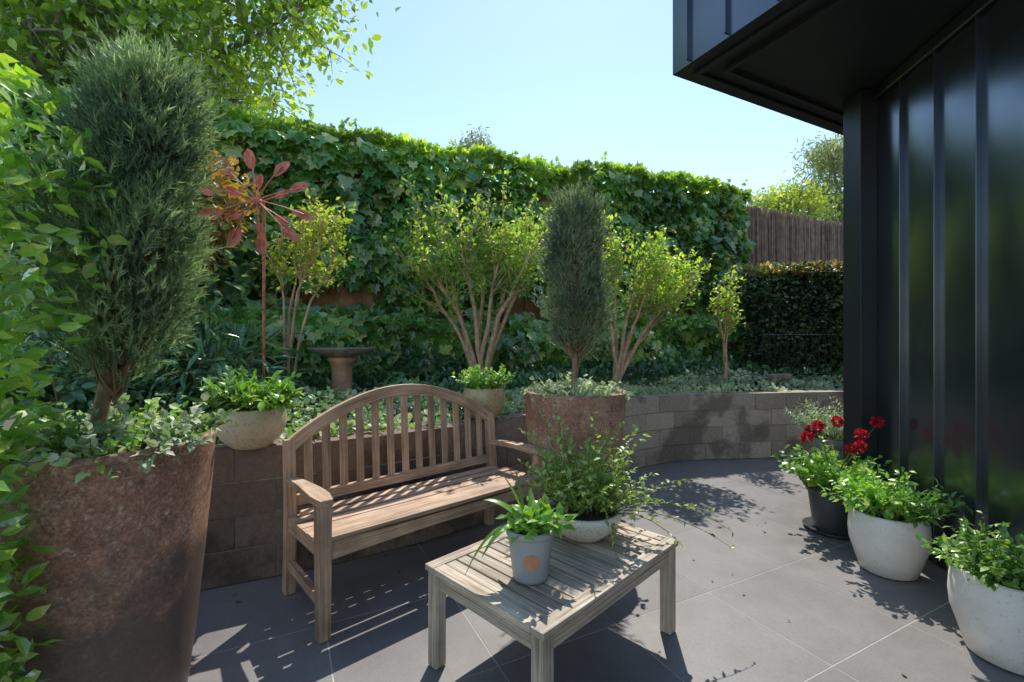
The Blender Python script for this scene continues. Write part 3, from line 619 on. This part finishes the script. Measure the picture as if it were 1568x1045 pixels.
for ring,(nP,ri,ln,zo) in enumerate(((10,.22,.16,.05),(6,.12,.12,-.04))):
    for i in range(nP):
        a=2*math.pi*(i+.3*ring)/nP+.2; d=sx*math.cos(a)+uy*math.sin(a); tn=np.cross(fd,d)
        p=H+fd*zo; q=p+d*ri-fd*.03; tube(b,bez(p,p+d*ri*.6+fd*.05,q+d*.1,7),.0045,5)
        inst(b,PET,[q],[d+tn*.12*(-1)**i],[fd+tn*.45],[ln])
b.build('rotor_and_post',M['rustmetal'],e)
# ------------------------------------------------------------------ trees
def vase(name,base,stems,leafm,ls,twN,twL,per,r0=.028,barkm='bark_tan',Tm=OVAL,jit=.06,t0=.5):
    e=empty(name,base); b=Bag(); lf=Bag(); base=np.array(base)
    for tgt in stems:
        tgt=np.array(tgt); s=base+np.array([*rng.normal(size=2)*.025,-.1]); mid=base+(tgt-base)*np.array([.28,.28,.55])+R3(1,.03)[0]
        pts=bez(s,mid,tgt,9); pts[1:-1]+=R3(7,.012); tube(b,pts,np.linspace(r0*rng.uniform(.8,1.1),r0*.35,9),7)
        out=nrm((tgt-base)*np.array([1,1,.3]))
        for j in range(twN):
            t=rng.uniform(t0,1.); i=t*8; i0=min(int(i),7); p=pts[i0]+(pts[i0+1]-pts[i0])*(i-i0)
            d=nrm(out*rng.uniform(0,1.0)+np.array([0,0,rng.uniform(.4,1.1)])+R3(1,.4)[0]); l=twL*rng.uniform(.4,1.15)
            q=p+d*l; tw=bez(p,p+d*l*.5+R3(1,.03)[0],q,5); tube(b,tw,np.linspace(.008,.002,5),4)
            k=int(per*l/twL)+3; u=rng.uniform(.15,1.05,k); P=p+d*l*u[:,None]+R3(k,jit)
            inst(lf,Tm,P,d*.4+R3(k,.7)+np.array([0,0,-.05]),R3(k,.5)+np.array([0,0,1.]),ls*rng.uniform(.6,1.2,k))
    b.build('trunk',M[barkm],e); lf.build('foliage',M[leafm],e); return e
vase('crepe_myrtle_tree',(-.32,4.75,.86),[(-1.05,4.6,2.1),(-.85,4.9,2.45),(-.5,4.5,2.4),(-.28,4.9,2.5),(-.05,4.6,2.4),(.1,4.85,2.5),(.42,4.7,2.4),(.25,4.4,2.25),(-.75,4.5,1.95)],'myrtle',.062,16,.55,34,.032,jit=.042,t0=.55)
vase('crepe_myrtle_tree',(1.19,5.25,.86),[(.95,5.2,2.2),(1.2,5.3,2.35),(1.5,5.1,2.25),(1.75,5.3,2.2),(2.07,5.1,2.05),(1.6,5.0,2.05),(2.15,5.3,1.95)],'myrtle',.062,16,.45,32,.028,jit=.042,t0=.55)
vase('small_crepe_myrtle',(2.62,5.6,.84),[(2.5,5.55,1.85),(2.75,5.6,1.9),(2.62,5.5,2.0)],'myrtle',.055,9,.26,22,.014,jit=.045)
vase('young_ornamental_tree',(-1.88,3.75,.74),[(-1.9,3.7,2.15),(-1.75,3.8,2.25),(-1.6,3.7,2.2),(-1.42,3.75,2.1),(-1.5,3.65,2.25)],'yellow',.055,10,.26,26,.016,'bark_tan',jit=.045,t0=.65)
def shrub(name,c,rad,n,ls,mat,Tm=OVAL,seed=0,shell=(.4,1.05)):
    b=Bag(); c=np.array(c)
    for i in range(9):
        d=nrm(R3(1)[0]*[1,1,.2]+[0,0,.8]); q=c+d*np.array(rad)*.8; s=np.array([c[0],c[1],c[2]-rad[2]]); tube(b,bez(s,(s+q)/2+R3(1,.05)[0],q,5),np.linspace(.014,.004,5),5,1)
    blob(b,Tm,c,rad,n,ls,0,shell=shell,seed=seed,bump=.28)
    return b.build(name,[mat,M['bark']])
shrub('orange_leaf_shrub',(-2.5,3.6,2.35),(.4,.4,.5),1700,.075,M['orange'],seed=2)
shrub('rhododendron_shrub',(-2.2,3.35,1.05),(.55,.45,.42),900,.17,M['dark'],LANCE,seed=3)
shrub('dark_shrub',(-2.9,2.9,.95),(.7,.5,.45),1800,.08,M['dark'],OVAL,seed=4)
shrub('green_shrub',(-3.1,3.4,2.0),(.8,.5,1.0),3500,.09,M['ivy'],OVAL,seed=6)
# left foreground glossy shrub
b=Bag()
tube(b,bez((-1.62,1.0,0),(-1.6,1.02,1),(-1.5,1.1,1.9),8),np.linspace(.022,.008,8),8,1)
n=4200; z=rng.uniform(.12,2.12,n); az=rng.uniform(0,6.283,n)
zr=np.interp(z,[.1,.4,.8,1.05,1.4,1.8,2.0,2.13],[.14,.22,.22,.25,.32,.37,.29,.10])
cc=np.stack([np.interp(z,[0,1,2.1],[-1.48,-1.45,-1.50]),np.full(n,1.08)],-1)
d=np.stack([np.cos(az),np.sin(az),z*0],-1); r=zr*(rng.uniform(.15,1,n)**.5)*(1+.22*vnoise(np.stack([np.cos(az)*.4,np.sin(az)*.4,z],-1),8,3))
P=np.concatenate([cc,z[:,None]],1)+d*r[:,None]
inst(b,OVAL,P,d*.6+R3(n,.6)+[0,0,.1],d*.4+np.array([0,0,.8])+R3(n,.5),rng.uniform(.038,.07,n),0)
for i in range(70):
    zz=rng.uniform(.3,2.0); a=rng.uniform(0,6.28); rr=np.interp(zz,[.1,1,1.8,2.13],[.15,.22,.34,.1])*.8; p=np.array([-1.5,1.08,zz-.1]); q=p+[rr*math.cos(a),rr*math.sin(a),.15]; tube(b,bez(p,(p+q)/2,q,4),.003,4,1)
b.build('glossy_leaf_shrub',[M['lshrub'],M['bark']])
# a few fallen leaves on the paving, mostly along the wall foot
b=Bag(); P=[]
for i in range(70):
    s=rng.uniform(2,WL[-1]-2.5); p=wpt(s)-wn(s)*(.04+abs(rng.normal())*.22); P.append((*p,.002))
for i in range(28): P.append((rng.uniform(-.6,2.2),rng.uniform(1.7,4.2),.002))
P=np.array(P); n=len(P); F=R3(n); F[:,2]*=.05; inst(b,OVAL,P,F,np.array([0,0,1.])+R3(n,.12),rng.uniform(.014,.032,n)); b.build('fallen_leaves',M['dry'])
def crown(name,base,top,tr,centers,per,sig,ls,leafm,Tm=OVAL,nl=7,br=.05,barkm='bark_grey'):
    e=empty(name,base); b=Bag(); lf=Bag(); base=np.array(base,float); top=np.array(top,float)
    tp=bez(base,(base+top)/2+[.15,0,0],top,8); tube(b,tp,np.linspace(tr,tr*.6,8),12)
    ids=rng.choice(len(centers),nl,replace=False); nodes=[]
    for i in ids:
        q=centers[i]; pts=bez(top-[0,0,.2],top+(q-top)*[.4,.4,.65],q,9); pts[2:-1]+=R3(6,.05); tube(b,pts,np.linspace(br,br*.22,9),7); nodes.extend(pts[2:])
    nodes=np.array(nodes)
    for c in centers:
        dd=np.linalg.norm(nodes-c,axis=1)+.6*np.maximum(0,nodes[:,2]-c[2]); p=nodes[dd.argmin()]
        tube(b,bez(p,(p+c)/2+R3(1,.1)[0]+[0,0,.08],c,6),np.linspace(br*.35,.005,6),5)
        for j in range(4):
            q=c+R3(1,sig)[0]; tube(b,bez(c,(c+q)/2+[0,0,.05],q,4),[.008,.006,.004,.002],4)
        k=per; P=c+R3(k,sig)*np.array([1.1,1.1,.7]); inst(lf,Tm,P,R3(k,.8)+[0,0,-.45],R3(k,.55)+[0,0,1.],ls*rng.uniform(.6,1.2,k))
    b.build('trunk',M[barkm],e); lf.build('foliage',M[leafm],e)
nc=240; q=nrm(R3(nc))*(rng.uniform(.15,1,nc)**.45)[:,None]; C1=np.array([-5.15,5.9,5.9])+q*np.array([2.9,1.5,1.9])
crown('large_garden_tree',(-5.6,7.2,0),(-5.2,6.5,4.4),.22,C1,90,.25,.14,'canopy',nl=14,br=.07)
q=nrm(R3(80))*(rng.uniform(.1,1,80)**.4)[:,None]; C1=np.array([-4.5,4.4,4.1])+q*np.array([1.3,.7,.9]); crown('garden_tree',(-5.2,5.2,0),(-4.8,4.7,3.4),.1,C1,80,.22,.11,'canopy',nl=8)
q=nrm(R3(40))*(rng.uniform(.1,1,40)**.4)[:,None]
crown('distant_tree',(8.6,14.5,0),(8.6,14.5,4.5),.15,np.array([8.75,14.5,5.4])+q*[1.0,1,.8],80,.28,.16,'yellow')
q=nrm(R3(60))*(rng.uniform(.1,1,60)**.4)[:,None]
crown('distant_eucalyptus',(10.9,15,0),(10.9,15,5),.18,np.array([10.8,15,6.5])+q*[.8,1,2.0],90,.3,.24,'far',LANCE)
q=nrm(R3(22))*(rng.uniform(.1,1,22)**.4)[:,None]
crown('distant_eucalyptus',(-1.9,22,0),(-1.9,22,8),.18,np.array([-1.9,22,10.4])+q*[.7,.8,1.2],80,.26,.28,'far',LANCE)
print('done')
